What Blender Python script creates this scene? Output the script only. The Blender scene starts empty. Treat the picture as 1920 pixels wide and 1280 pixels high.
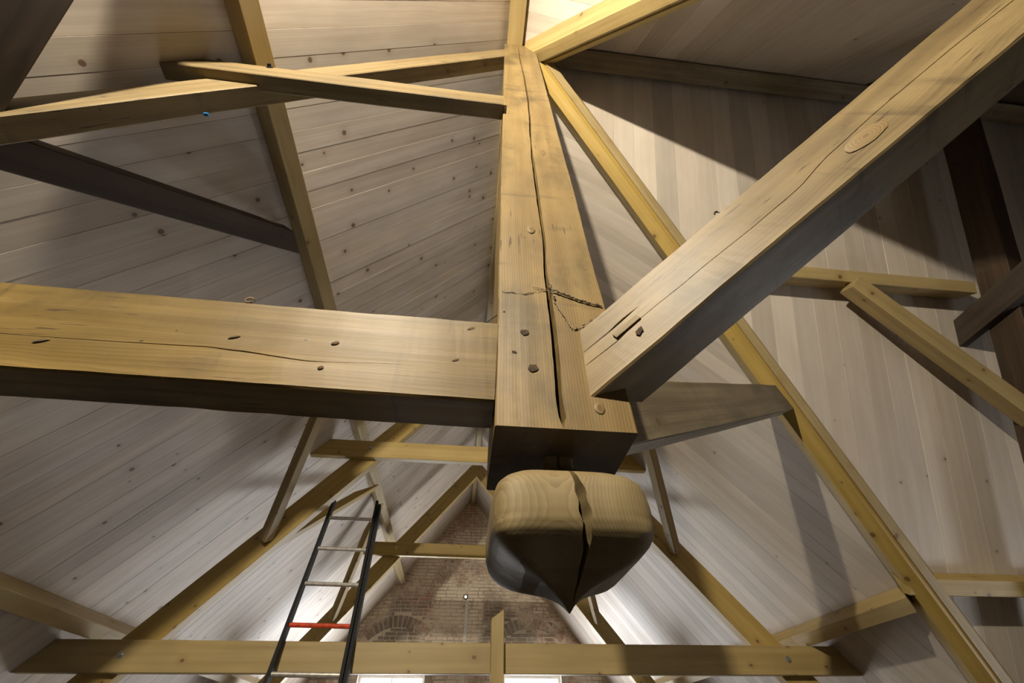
import bpy, bmesh, math, random
from mathutils import Vector, Matrix, noise
random.seed(7)
SC = bpy.context.scene
COL = SC.collection
V = Vector
# ------------------------------------------------------------------ camera
cam_d = bpy.data.cameras.new('camera'); cam = bpy.data.objects.new('camera', cam_d); COL.objects.link(cam)
cam_d.sensor_width = 36.0; cam_d.lens = 761.5/1920*36.0; cam_d.clip_start = .02; cam_d.clip_end = 100
EL, YAW, ROLL = math.radians(45.7), math.radians(6.53), math.radians(-.68)
fw = V((math.sin(YAW)*math.cos(EL), math.cos(YAW)*math.cos(EL), math.sin(EL)))
r0 = V((math.cos(YAW), -math.sin(YAW), 0)); u0 = r0.cross(fw)
rt = math.cos(ROLL)*r0 + math.sin(ROLL)*u0; up = -math.sin(ROLL)*r0 + math.cos(ROLL)*u0
cam.matrix_world = Matrix(((rt.x, up.x, -fw.x, 0), (rt.y, up.y, -fw.y, 0), (rt.z, up.z, -fw.z, 0), (0, 0, 0, 1)))
SC.camera = cam
# ------------------------------------------------------------------ light and exposure
vs = SC.view_settings; vs.view_transform = 'Standard'; vs.look = 'None'; vs.gamma = 1.0; vs.use_curve_mapping = False
vs.exposure = 0.0
LAMP_POS = V((-.92, -1.52, 2.67)); LAMP_W = 840.0
SKY_STRENGTH = 20.0
world = bpy.data.worlds.new('sky'); SC.world = world; world.use_nodes = True
bg = world.node_tree.nodes['Background']; bg.inputs[0].default_value = (.97, .98, 1.0, 1); bg.inputs[1].default_value = SKY_STRENGTH
ld = bpy.data.lights.new('floodlight_lamp', 'SPOT'); ld.energy = LAMP_W; ld.color = (1.0, .87, .67)
ld.spot_size = math.radians(132); ld.spot_blend = .55; ld.shadow_soft_size = .045
lo = bpy.data.objects.new('floodlight_lamp', ld); COL.objects.link(lo); lo.location = LAMP_POS
lo.rotation_euler = V((.45, 1.0, -.3)).to_track_quat('-Z', 'Y').to_euler()
def portal(name, loc, direction, sx, sy):
    d = bpy.data.lights.new(name, 'AREA'); d.shape = 'RECTANGLE'; d.size = sx; d.size_y = sy; d.cycles.is_portal = True
    o = bpy.data.objects.new(name, d); COL.objects.link(o); o.location = loc; o.rotation_euler = V(direction).to_track_quat('-Z', 'Z').to_euler()
GABLE_Y = 9.72; FLOOR_Z = -3.6; EAVE_Z = -1.6; END_X = 6.4; BACK_Y = -5.0
WIN = [(-1.77, -.57), (.87, 1.97)]; WIN_TOP = 1.09; WIN_BOT = -1.7
for a, b in WIN: portal('window_light', ((a+b)/2, GABLE_Y+.24, (WIN_TOP+WIN_BOT)/2), (0, -1, 0), b-a, WIN_TOP-WIN_BOT)
EW = [(.95, 1.6, -2.2, -.4)]                                     # window in the transept end wall: y0 y1 z0 z1
for a, b, c, d in EW: portal('window_light', (END_X+.24, (a+b)/2, (c+d)/2), (-1, 0, 0), b-a, d-c)

# ------------------------------------------------------------------ roof geometry
ZA, XR, YC = 4.40, .12, .66                                     # apex height, nave ridge x, transept ridge y
PN, PT = math.radians(51.2), math.radians(58.6)                 # roof pitches of nave and transept
TN, TT = math.tan(PN), math.tan(PT)
AP = V((XR, YC, ZA))
class Slope:
    def __init__(s, down, nrm):
        s.X = V(down).normalized(); s.Z = V(nrm).normalized(); s.Y = s.Z.cross(s.X)
        s.M = Matrix(((s.X.x, s.Y.x, s.Z.x, AP.x), (s.X.y, s.Y.y, s.Z.y, AP.y), (s.X.z, s.Y.z, s.Z.z, AP.z), (0, 0, 0, 1)))
SL = Slope((-math.cos(PN), 0, -math.sin(PN)), (math.sin(PN), 0, -math.cos(PN)))
SR = Slope((math.cos(PN), 0, -math.sin(PN)), (-math.sin(PN), 0, -math.cos(PN)))
SF = Slope((0, math.cos(PT), -math.sin(PT)), (0, -math.sin(PT), -math.cos(PT)))
SN = Slope((0, -math.cos(PT), -math.sin(PT)), (0, math.sin(PT), -math.cos(PT)))
SLEN_N = (ZA-EAVE_Z)/math.sin(PN)+.1; SLEN_T = (ZA-EAVE_Z)/math.sin(PT)+.1

# ------------------------------------------------------------------ materials
def nt(name):
    m = bpy.data.materials.new(name); m.use_nodes = True; t = m.node_tree
    return m, t, t.nodes['Principled BSDF']
def N(t, kind, **kw):
    n = t.nodes.new(kind)
    for k, v in kw.items():
        if k == 'inp':
            for a, b in v.items(): n.inputs[a].default_value = b
        else: setattr(n, k, v)
    return n
def L(t, a, b): t.links.new(a, b)
def mth(t, op, a, b=None, c=None, clamp=False):
    n = N(t, 'ShaderNodeMath', operation=op, use_clamp=clamp)
    for i, x in enumerate((a, b, c)):
        if x is None: continue
        if isinstance(x, (int, float)): n.inputs[i].default_value = x
        else: L(t, x, n.inputs[i])
    return n.outputs[0]
def mrange(t, x, a, b, c, d, smooth=True):
    n = N(t, 'ShaderNodeMapRange', interpolation_type='SMOOTHSTEP' if smooth else 'LINEAR', inp={1: a, 2: b, 3: c, 4: d}); L(t, x, n.inputs[0]); return n.outputs[0]
def mixc(t, f, a, b, blend='MIX'):
    n = N(t, 'ShaderNodeMix', data_type='RGBA', blend_type=blend)
    for i, x in ((0, f), (6, a), (7, b)):
        if isinstance(x, (int, float)): n.inputs[i].default_value = x
        elif isinstance(x, tuple): n.inputs[i].default_value = (*x, 1)
        else: L(t, x, n.inputs[i])
    return n.outputs[2]
def comb(t, x, y, z):
    n = N(t, 'ShaderNodeCombineXYZ')
    for i, v in enumerate((x, y, z)):
        if isinstance(v, (int, float)): n.inputs[i].default_value = v
        else: L(t, v, n.inputs[i])
    return n.outputs[0]
ALB = .66                                                        # bare, unvarnished wood is not a bright reflector
def wood(name, light, dark, pitch=.009, ringmix=.6, knot=(3.2, .05, .45), knotcol=(.10, .045, .018), dirt=0., dirtcol=(.10, .085, .06), vary=.12, rough=.62, bump=.12, streak=.5, nicks=False, even=False, endgrain=.3, spec=.5, yr=.5, zoff=.11):
    light = tuple(v*ALB for v in light); dark = tuple(v*ALB*.97 for v in dark); knotcol = tuple(v*.8 for v in knotcol); dirtcol = tuple(v*ALB for v in dirtcol)
    m, t, b = nt(name)
    tc = N(t, 'ShaderNodeTexCoord').outputs['Object']; rnd = N(t, 'ShaderNodeObjectInfo').outputs['Random']
    s = N(t, 'ShaderNodeSeparateXYZ'); L(t, tc, s.inputs[0])
    x = mth(t, 'ADD', s.outputs[0], mth(t, 'MULTIPLY', rnd, 53.0)); y, z = s.outputs[1], s.outputs[2]
    # knots in the plane of each face
    kv = comb(t, x, mth(t, 'ADD', mth(t, 'ADD', y, mth(t, 'MULTIPLY', z, 1.37)), mth(t, 'MULTIPLY', rnd, 11.0)), 0.)
    vo = N(t, 'ShaderNodeTexVoronoi', voronoi_dimensions='2D', inp={'Scale': knot[0], 'Randomness': 1.0}); L(t, kv, vo.inputs['Vector'])
    sc = N(t, 'ShaderNodeSeparateColor'); L(t, vo.outputs['Color'], sc.inputs[0])
    has = mth(t, 'GREATER_THAN', sc.outputs[0], knot[2])
    size = mth(t, 'MULTIPLY_ADD', sc.outputs[1], 1.1, .35)
    dn = mth(t, 'DIVIDE', vo.outputs['Distance'], size)
    kmask = mth(t, 'MULTIPLY', mrange(t, dn, knot[1]*.75, knot[1]*1.2, 1., 0.), has)
    khalo = mth(t, 'MULTIPLY', mrange(t, dn, knot[1]*.9, knot[1]*4.2, 1., 0.), has)
    # growth rings and fibres
    lf = N(t, 'ShaderNodeTexNoise', inp={'Scale': 1.0, 'Detail': 2.0}); L(t, comb(t, mth(t, 'MULTIPLY', x, .9), mth(t, 'MULTIPLY', y, 3.), mth(t, 'MULTIPLY', z, 3.)), lf.inputs['Vector'])
    wob = mth(t, 'MULTIPLY_ADD', lf.outputs[0], .06, mth(t, 'MULTIPLY', khalo, .018))
    yy = mth(t, 'ADD', mth(t, 'ADD', y, mth(t, 'MULTIPLY_ADD', rnd, yr, -yr/2)), wob); zz = mth(t, 'ADD', mth(t, 'ADD', z, zoff), wob)
    wv = N(t, 'ShaderNodeTexWave', wave_type='RINGS', rings_direction='X', wave_profile='SAW', inp={'Scale': .314/pitch, 'Distortion': 1.6, 'Detail': 2.0, 'Detail Scale': .35})
    L(t, comb(t, mth(t, 'MULTIPLY', x, .1), yy, zz), wv.inputs['Vector'])
    fb = N(t, 'ShaderNodeTexNoise', inp={'Scale': 1.0, 'Detail': 3.0, 'Roughness': .6}); L(t, comb(t, mth(t, 'MULTIPLY', x, 2.2), mth(t, 'MULTIPLY', y, 95.), mth(t, 'MULTIPLY', z, 95.)), fb.inputs['Vector'])
    sk = N(t, 'ShaderNodeTexNoise', inp={'Scale': 1.0, 'Detail': 2.0}); L(t, comb(t, mth(t, 'MULTIPLY', x, .7), mth(t, 'MULTIPLY_ADD', y, 22., mth(t, 'MULTIPLY', rnd, 9.)), mth(t, 'MULTIPLY', z, 22.)), sk.inputs['Vector'])
    g = mth(t, 'ADD', mth(t, 'MULTIPLY', wv.outputs[0], ringmix), mth(t, 'MULTIPLY', fb.outputs[0], 1.-ringmix))
    g = mth(t, 'ADD', mth(t, 'MULTIPLY', g, 1.-streak), mth(t, 'MULTIPLY', mrange(t, sk.outputs[0], .3, .7, 0., 1.), streak))
    col = mixc(t, mrange(t, g, .15, .85, 0., 1., False), light, dark)
    bl = N(t, 'ShaderNodeTexNoise', inp={'Scale': 2.6, 'Detail': 3.0}); L(t, comb(t, x, mth(t, 'MULTIPLY', y, 2.5), mth(t, 'MULTIPLY', z, 2.5)), bl.inputs['Vector'])
    val = mth(t, 'ADD', mrange(t, bl.outputs[0], .25, .75, 1.-vary*(.3 if even else 1.), 1.+vary*(.2 if even else .6)), mth(t, 'MULTIPLY_ADD', rnd, vary*1.6, -vary*.8))
    hs = N(t, 'ShaderNodeHueSaturation'); L(t, col, hs.inputs['Color']); L(t, val, hs.inputs['Value'])
    L(t, mth(t, 'MULTIPLY_ADD', mth(t, 'FRACT', mth(t, 'MULTIPLY', rnd, 7.3)), .3, .85), hs.inputs['Saturation'])
    col = hs.outputs[0]
    col = mixc(t, mth(t, 'MULTIPLY', khalo, .35), col, tuple(.55*d+.45*k for d, k in zip(dark, knotcol)))
    col = mixc(t, mth(t, 'MULTIPLY', kmask, .85), col, knotcol)
    if dirt:
        dn1 = N(t, 'ShaderNodeTexNoise', inp={'Scale': 5.5, 'Detail': 7.0, 'Roughness': .65}); L(t, comb(t, mth(t, 'MULTIPLY', x, .55), y, z), dn1.inputs['Vector'])
        col = mixc(t, mrange(t, dn1.outputs[0], .46, .74, 0., dirt), col, dirtcol)
        # cross-wise saw and rope marks
        dn2 = N(t, 'ShaderNodeTexNoise', inp={'Scale': 1.0, 'Detail': 3.0}); L(t, comb(t, mth(t, 'MULTIPLY', x, 22.), mth(t, 'MULTIPLY', y, 2.5), mth(t, 'MULTIPLY', z, 2.5)), dn2.inputs['Vector'])
        col = mixc(t, mrange(t, dn2.outputs[0], .60, .72, 0., dirt*.6), col, dirtcol)
    if nicks:
        nk = N(t, 'ShaderNodeTexNoise', inp={'Scale': 1.0, 'Detail': 2.0, 'Roughness': .5}); L(t, comb(t, mth(t, 'MULTIPLY', x, 9.), mth(t, 'MULTIPLY', y, 130.), mth(t, 'MULTIPLY', z, 130.)), nk.inputs['Vector'])
        nl = N(t, 'ShaderNodeTexNoise', inp={'Scale': 3.5, 'Detail': 1.0}); L(t, comb(t, x, y, z), nl.inputs['Vector'])
        nf = mth(t, 'MULTIPLY', mrange(t, nk.outputs[0], .66, .71, 0., .9), mrange(t, nl.outputs[0], .42, .55, 0., 1.))
        sp_ = N(t, 'ShaderNodeTexVoronoi', inp={'Scale': 26., 'Randomness': 1.}); L(t, comb(t, mth(t, 'MULTIPLY', x, .8), y, z), sp_.inputs['Vector'])
        s2 = N(t, 'ShaderNodeSeparateColor'); L(t, sp_.outputs['Color'], s2.inputs[0])
        nf = mth(t, 'MAXIMUM', nf, mth(t, 'MULTIPLY', mrange(t, sp_.outputs['Distance'], .06, .10, .85, 0.), mth(t, 'GREATER_THAN', s2.outputs[0], .8)))
        col = mixc(t, nf, col, (.055, .036, .02))
    if bump >= .1:                                                 # end faces, normals along the grain, made darker and rougher
        on = N(t, 'ShaderNodeTexCoord').outputs['Normal']; so = N(t, 'ShaderNodeSeparateXYZ'); L(t, on, so.inputs[0])
        col = mixc(t, mth(t, 'MULTIPLY', mth(t, 'GREATER_THAN', mth(t, 'ABSOLUTE', so.outputs[0]), .93), endgrain), col, tuple(.28*d for d in dark))
        L(t, mth(t, 'MULTIPLY_ADD', mth(t, 'GREATER_THAN', mth(t, 'ABSOLUTE', so.outputs[0]), .93), .95-rough, rough), b.inputs['Roughness'])
    L(t, col, b.inputs['Base Color']); b.inputs['Roughness'].default_value = rough; b.inputs['Specular IOR Level'].default_value = spec
    bp = N(t, 'ShaderNodeBump', inp={'Strength': bump, 'Distance': .004}); L(t, g, bp.inputs['Height']); L(t, bp.outputs[0], b.inputs['Normal'])
    return m
def plain(name, c, rough=.5, metal=0., noisy=0., scale=30.):
    m, t, b = nt(name); b.inputs['Roughness'].default_value = rough; b.inputs['Metallic'].default_value = metal
    tc = N(t, 'ShaderNodeTexCoord').outputs['Object']; no = N(t, 'ShaderNodeTexNoise', inp={'Scale': scale, 'Detail': 4.0}); L(t, tc, no.inputs['Vector'])
    L(t, mixc(t, mrange(t, no.outputs[0], .3, .7, 0., 1.), tuple(v*(1-noisy) for v in c), tuple(min(1, v*(1+noisy)) for v in c)), b.inputs['Base Color'])
    return m
M_NEW = wood('new_pine', (.66, .50, .21), (.52, .37, .135), pitch=.008, knot=(4.2, .05, .38), knotcol=(.16, .085, .03), ringmix=.4, vary=.1, streak=.45, rough=.5)
M_OLD = wood('old_pine', (.325, .236, .098), (.185, .124, .045), pitch=.0038, ringmix=.55, knot=(2.2, .035, .68), knotcol=(.13, .075, .035), dirt=.75, dirtcol=(.088, .064, .034), vary=.32, streak=.5, bump=.3, rough=.48, spec=.35, nicks=True)
M_POST = wood('old_post_pine', (.40, .285, .112), (.245, .155, .05), pitch=.0062, ringmix=.75, knot=(2.0, .045, .8), knotcol=(.2, .11, .04), dirt=.7, dirtcol=(.10, .08, .045), vary=.22, streak=.35, bump=.3, rough=.46, spec=.35, nicks=True, endgrain=.8)
M_PEND = wood('old_pendant_pine', (.36, .285, .15), (.245, .18, .085), pitch=.004, ringmix=.7, knot=(1.5, .03, .9), dirt=.5, dirtcol=(.13, .11, .07), vary=.12, streak=.3, bump=.3, rough=.65, endgrain=0., yr=.0, zoff=.012)
M_PALE = wood('aged_pale_pine', (.36, .28, .145), (.215, .15, .066), pitch=.006, ringmix=.5, knot=(2.6, .04, .5), dirt=.4, vary=.16, nicks=True)
M_GREY = wood('grey_pine', (.34, .28, .185), (.22, .17, .10), pitch=.005, ringmix=.6, knot=(2.2, .035, .7), knotcol=(.12, .08, .04), dirt=.5, vary=.16, bump=.3)  # greyer tone, used for the far strut alone
M_DARK = wood('dark_pine', (.075, .046, .026), (.034, .02, .010), pitch=.009, ringmix=.5, knot=(3., .05, .5), knotcol=(.025, .012, .007), dirt=.3, vary=.2)  # near-black tone for two wind braces and the side-roof truss
M_PKNOT = wood('whitewashed_knotty_board', (.90, .81, .705), (.775, .67, .56), pitch=.012, ringmix=.45, knot=(3.4, .043, .5), knotcol=(.15, .075, .04), vary=.10, rough=.5, bump=.04, streak=.5)
M_PCLEAR = wood('whitewashed_clear_board', (.87, .785, .685), (.79, .70, .595), pitch=.02, ringmix=.3, knot=(1.9, .014, .66), knotcol=(.25, .14, .08), vary=.2, rough=.5, bump=.03, streak=.4, even=True)
M_DECK = plain('roof_underlay', (.16, .12, .08), .9)
M_PEG = plain('dark_peg_wood', (.045, .028, .014), .9, 0, .6, 120.)
M_CRACK = plain('crack_dust', (.10, .065, .03), .95, 0, .6, 90.)
M_BOLT = plain('galvanised_steel', (.45, .47, .47), .4, .8, .2)
M_BLACK = plain('black_coated_aluminium', (.0035, .004, .005), .75, 0, .4)
M_ALU = plain('bare_aluminium', (.62, .60, .56), .38, .75, .15)
M_RED = plain('red_painted_rung', (.55, .06, .02), .45, 0, .25)
M_CAP = plain('orange_brown_plastic', (.35, .07, .03), .5, 0, .3)
M_BLUE = plain('blue_plastic', (.02, .16, .42), .4, 0, .2)
M_WEB = plain('dusty_cobweb', (.20, .17, .11), 1., 0, .6, 200.)
M_FLOOR = wood('floor_board', (.085, .06, .036), (.05, .033, .02), vary=.15)
M_PLASTER = plain('grey_plaster', (.34, .31, .28), .9, 0, .15, 6.)
M_FRAME = plain('white_window_paint', (.75, .75, .73), .5, 0, .05)
def mat_brick():
    m, t, b = nt('limewashed_brick'); g = N(t, 'ShaderNodeNewGeometry').outputs['Position']; rnd = N(t, 'ShaderNodeObjectInfo').outputs['Random']
    isl = N(t, 'ShaderNodeNewGeometry').outputs['Random Per Island']
    r = mth(t, 'FRACT', mth(t, 'ADD', mth(t, 'MULTIPLY', rnd, 13.7), isl))
    cr = N(t, 'ShaderNodeValToRGB'); e = cr.color_ramp.elements; e[0].position = 0.; e[0].color = (.13, .075, .06, 1); e[1].position = 1.; e[1].color = (.38, .27, .21, 1)
    for p, c in ((.3, (.40, .155, .10)), (.55, (.43, .21, .15)), (.8, (.30, .17, .13))): k = e.new(p); k.color = (*c, 1)
    L(t, r, cr.inputs[0])
    n1 = N(t, 'ShaderNodeTexNoise', inp={'Scale': 1.15, 'Detail': 7.0, 'Roughness': .66}); L(t, g, n1.inputs['Vector'])
    n2 = N(t, 'ShaderNodeTexNoise', inp={'Scale': 22., 'Detail': 4.0}); L(t, g, n2.inputs['Vector'])
    c = mixc(t, mrange(t, n2.outputs[0], .35, .65, 0., .45), cr.outputs[0], (.10, .07, .06))
    lime = mth(t, 'ADD', n1.outputs[0], mth(t, 'MULTIPLY_ADD', n2.outputs[0], .25, -.12))
    c = mixc(t, mrange(t, lime, .41, .56, .22, .94), c, (.84, .76, .66))
    n3 = N(t, 'ShaderNodeTexNoise', inp={'Scale': .9, 'Detail': 4.0}); L(t, g, n3.inputs['Vector'])
    c = mixc(t, mrange(t, n3.outputs[0], .56, .68, 0., .8), c, (.17, .155, .14))
    L(t, c, b.inputs['Base Color']); b.inputs['Roughness'].default_value = .95
    bp = N(t, 'ShaderNodeBump', inp={'Strength': .6, 'Distance': .01}); L(t, n2.outputs[0], bp.inputs['Height']); L(t, bp.outputs[0], b.inputs['Normal'])
    return m
def mat_mortar():
    m, t, b = nt('old_lime_mortar'); g = N(t, 'ShaderNodeNewGeometry').outputs['Position']
    n1 = N(t, 'ShaderNodeTexNoise', inp={'Scale': 2.2, 'Detail': 6.0}); L(t, g, n1.inputs['Vector'])
    L(t, mixc(t, mrange(t, n1.outputs[0], .35, .65, 0., 1.), (.44, .38, .32), (.70, .63, .54)), b.inputs['Base Color']); b.inputs['Roughness'].default_value = 1.
    return m
M_BRICK, M_MORTAR = mat_brick(), mat_mortar()
def mat_glass():
    m, t, b = nt('window_glass'); t.nodes.remove(b); o = t.nodes['Material Output']
    a = N(t, 'ShaderNodeBsdfTransparent'); gl = N(t, 'ShaderNodeBsdfGlossy', inp={'Roughness': .02}); mx = N(t, 'ShaderNodeMixShader', inp={0: .06})
    L(t, a.outputs[0], mx.inputs[1]); L(t, gl.outputs[0], mx.inputs[2]); L(t, mx.outputs[0], o.inputs[0]); return m
M_GLASS = mat_glass()
def mat_emit():
    m, t, b = nt('lit_bulb'); b.inputs['Emission Color'].default_value = (1, .97, .9, 1); b.inputs['Emission Strength'].default_value = 6.; return m
M_EMIT = mat_emit()

# ------------------------------------------------------------------ helpers
def link(name, me, mat, parent=None, M=None):
    o = bpy.data.objects.new(name, me); COL.objects.link(o)
    if mat and not me.materials: me.materials.append(mat)
    if parent: o.parent = parent
    if M is not None: o.matrix_world = M if parent is None else M
    return o
def setw(o, parent, M):
    o.parent = parent
    o.matrix_local = (parent.matrix_world.inverted() @ M) if parent else M
def tag(o, label, cat, group=None):
    o['label'] = label; o['category'] = cat
    if group: o['group'] = group
    return o
def empty(name, loc=(0, 0, 0)):
    o = bpy.data.objects.new(name, None); COL.objects.link(o); o.matrix_world = Matrix.Translation(V(loc)); o.empty_display_size = .1; return o
def mesh_from(bm, name):
    bmesh.ops.recalc_face_normals(bm, faces=bm.faces[:]); me = bpy.data.meshes.new(name); bm.to_mesh(me); bm.free(); return me
def make(name, bm, mat, parent=None, M=Matrix.Identity(4)):
    o = bpy.data.objects.new(name, mesh_from(bm, name)); COL.objects.link(o); o.data.materials.append(mat)
    if parent is not None:
        o.parent = parent; o.matrix_local = parent.matrix_basis.inverted() @ M
    else: o.matrix_world = M
    o.matrix_basis  # keep evaluated
    return o
def bm_box(bm, lo_, hi_):
    vs_ = [bm.verts.new((x, y, z)) for x in (lo_[0], hi_[0]) for y in (lo_[1], hi_[1]) for z in (lo_[2], hi_[2])]
    for f in ((0, 1, 3, 2), (4, 6, 7, 5), (0, 4, 5, 1), (2, 3, 7, 6), (0, 2, 6, 4), (1, 5, 7, 3)): bm.faces.new([vs_[i] for i in f])
def frame(P0, P1, zref):
    X = (V(P1)-V(P0)).normalized(); Z = V(zref); Z = (Z - Z.dot(X)*X).normalized(); Y = Z.cross(X); P = V(P0)
    return Matrix(((X.x, Y.x, Z.x, P.x), (X.y, Y.y, Z.y, P.y), (X.z, Y.z, Z.z, P.z), (0, 0, 0, 1))), (V(P1)-V(P0)).length
def interp(pts, t):
    if t <= pts[0][0]: return pts[0][1:]
    for a, b in zip(pts, pts[1:]):
        if t <= b[0]:
            f = (t-a[0])/max(1e-9, b[0]-a[0]); return [x+(y-x)*f for x, y in zip(a[1:], b[1:])]
    return pts[-1][1:]
def timber(name, P0, P1, zref, w, h, mat, parent=None, off=(0, 0), seg=None, cham=.004, rough=.0012, cuts=(), cracks=None, section=None, seed=None):
    """A sawn or hewn beam along local X. w along local Y, h along local Z. cracks = (face 'y-'|'z-', [ [(x, v, halfwidth, depth)...], ... ]).
    cuts = [(world point, world normal)], what lies beyond the plane is sawn off."""
    M, Lg = frame(P0, P1, zref); seed = random.random()*50 if seed is None else seed
    n = seg or max(2, int(Lg/.12)); bm = bmesh.new(); rings = []
    y0, y1, z0, z1 = off[0]-w/2, off[0]+w/2, off[1]-h/2, off[1]+h/2
    for i in range(n+1):
        x = Lg*i/n; c = cham
        if section: pts = list(section)
        else:
            zm = [(y0+c, z0), (y1-c, z0)]; yp = [(y1, z0+c), (y1, z1-c)]; zp = [(y1-c, z1), (y0+c, z1)]; ym = [(y0, z1-c), (y0, z0+c)]
            if cracks:
                face, lst = cracks; ins = []
                for cr in lst:
                    v, hw, dp = interp([(p[0], *p[1:]) for p in cr], x)
                    inside = cr[0][0] <= x <= cr[-1][0]
                    jit = .25*hw*noise.noise(V((x*31, seed, 0)))
                    if not inside: hw, dp = .00005, .0002
                    ins.append((v+jit, hw, dp))
                if face == 'z-':
                    for v, hw, dp in sorted(ins): zm[-1:-1] = [(v-hw, z0), (v+.4*hw*noise.noise(V((x*17, 3, seed))), z0+dp), (v+hw, z0)]
                else:
                    for v, hw, dp in sorted(ins, reverse=True): ym[-1:-1] = [(y0, v+hw), (y0+dp, v), (y0, v-hw)]
            pts = zm+yp+zp+ym
        r = []
        for (y, z) in pts:
            d = V((0, noise.noise(V((x*2.3, y*9+seed, z*9))), noise.noise(V((x*2.3, y*9, z*9+seed+7))))) * rough + V((0, noise.noise(V((x*14, y*20+seed, z*20))), noise.noise(V((x*14, y*20, z*20+seed))))) * rough*.35
            r.append(bm.verts.new((x, y+d.y, z+d.z)))
        rings.append(r)
    k = len(rings[0])
    for a, b in zip(rings, rings[1:]):
        for j in range(k): bm.faces.new((a[j], a[(j+1) % k], b[(j+1) % k], b[j]))
    bm.faces.new(rings[0][::-1]); bm.faces.new(rings[-1])
    Mi = M.inverted()
    for p, nr in cuts:
        lp = Mi @ V(p); ln = (Mi.to_3x3() @ V(nr)).normalized()
        res = bmesh.ops.bisect_plane(bm, geom=bm.verts[:]+bm.edges[:]+bm.faces[:], plane_co=lp, plane_no=ln, clear_outer=True)
        ed = [e for e in bm.edges if len(e.link_faces) == 1]
        if ed: bmesh.ops.holes_fill(bm, edges=ed, sides=0)
    return make(name, bm, mat, parent, M)
def clip(poly, a, b, c):
    """keep a*x + b*y <= c"""
    out = []
    for i, p in enumerate(poly):
        q = poly[(i+1) % len(poly)]; dp, dq = a*p[0]+b*p[1]-c, a*q[0]+b*q[1]-c
        if dp <= 0: out.append(p)
        if (dp < 0 < dq) or (dq < 0 < dp):
            f = dp/(dp-dq); out.append((p[0]+(q[0]-p[0])*f, p[1]+(q[1]-p[1])*f))
    return out
def prism(bm, bot, top, z0, z1):
    a = [bm.verts.new((x, y, z0)) for x, y in bot]; b = [bm.verts.new((x, y, z1)) for x, y in top]; n = len(a)
    bm.faces.new(a[::-1]); bm.faces.new(b)
    for i in range(n): bm.faces.new((a[i], a[(i+1) % n], b[(i+1) % n], b[i]))
def extr(name, poly, z0, z1, mat, parent=None, M=Matrix.Identity(4)):
    bm = bmesh.new(); prism(bm, poly, poly, z0, z1); return make(name, bm, mat, parent, M)

# ------------------------------------------------------------------ floor and walls
def struct(o): o['kind'] = 'structure'; return o
bm = bmesh.new(); bm_box(bm, (-5.2, BACK_Y-.3, FLOOR_Z-.12), (END_X+.3, GABLE_Y+.3, FLOOR_Z)); struct(make('floor', bm, M_FLOOR))
def gable_mesh(holes, half, tan, u0, u1, zt, thick, fM, name, mat):
    """triangular wall in local (u, z): pieces around the window openings, clipped under the roof"""
    us = sorted({u0, u1, *[h for a in holes for h in a[:2]]}); zs = sorted({FLOOR_Z, zt, *[h for a in holes for h in a[2:]]})
    bm = bmesh.new()
    for a, b in zip(us, us[1:]):
        for c, d in zip(zs, zs[1:]):
            if any(h[0] <= a and b <= h[1] and h[2] <= c and d <= h[3] for h in holes): continue
            p = [(a, c), (b, c), (b, d), (a, d)]
            p = clip(p, tan, 1, ZA+.015+tan*half); p = clip(p, -tan, 1, ZA+.015-tan*half) if p else p
            if len(p) >= 3: prism(bm, p, p, 0, thick)
    return struct(make(name, bm, mat, None, fM))
# local (u, z, depth): u = world x, depth = world +y
FM = Matrix(((1, 0, 0, 0), (0, 0, 1, GABLE_Y), (0, 1, 0, 0), (0, 0, 0, 1)))
wall_front = gable_mesh([(a, b, WIN_BOT, WIN_TOP) for a, b in WIN], XR, TN, -5.2, 5.4, ZA+.1, .24, FM, 'wall_front', M_MORTAR)
BMx = Matrix(((1, 0, 0, 0), (0, 0, -1, BACK_Y), (0, 1, 0, 0), (0, 0, 0, 1)))
gable_mesh([], XR, TN, -4.95, 5.2, ZA+.1, .24, BMx, 'wall_back', M_MORTAR)
RM = Matrix(((0, 0, 1, END_X), (1, 0, 0, 0), (0, 1, 0, 0), (0, 0, 0, 1)))
gable_mesh([(a, b, c, d) for a, b, c, d in EW], YC, TT, YC-4, YC+4, ZA+.1, .24, RM, 'wall_right', M_PLASTER)
HL_ = (ZA-EAVE_Z)/TN; HT_ = (ZA-EAVE_Z)/TT
def side_wall(name, a, b):
    bm = bmesh.new(); bm_box(bm, (*a, FLOOR_Z), (*b, EAVE_Z+.02)); struct(make(name, bm, M_PLASTER))
side_wall('wall_left', (XR-HL_-.24, BACK_Y), (XR-HL_, GABLE_Y))
side_wall('wall_right', (XR+HL_, YC+HT_), (XR+HL_+.24, GABLE_Y))
side_wall('wall_right', (XR+HL_+.24, YC+HT_), (END_X, YC+HT_+.24))
side_wall('wall_right', (XR+HL_, YC-HT_-.24), (END_X, YC-HT_))
side_wall('wall_right', (XR+HL_, BACK_Y), (XR+HL_+.24, YC-HT_-.24))
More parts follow.
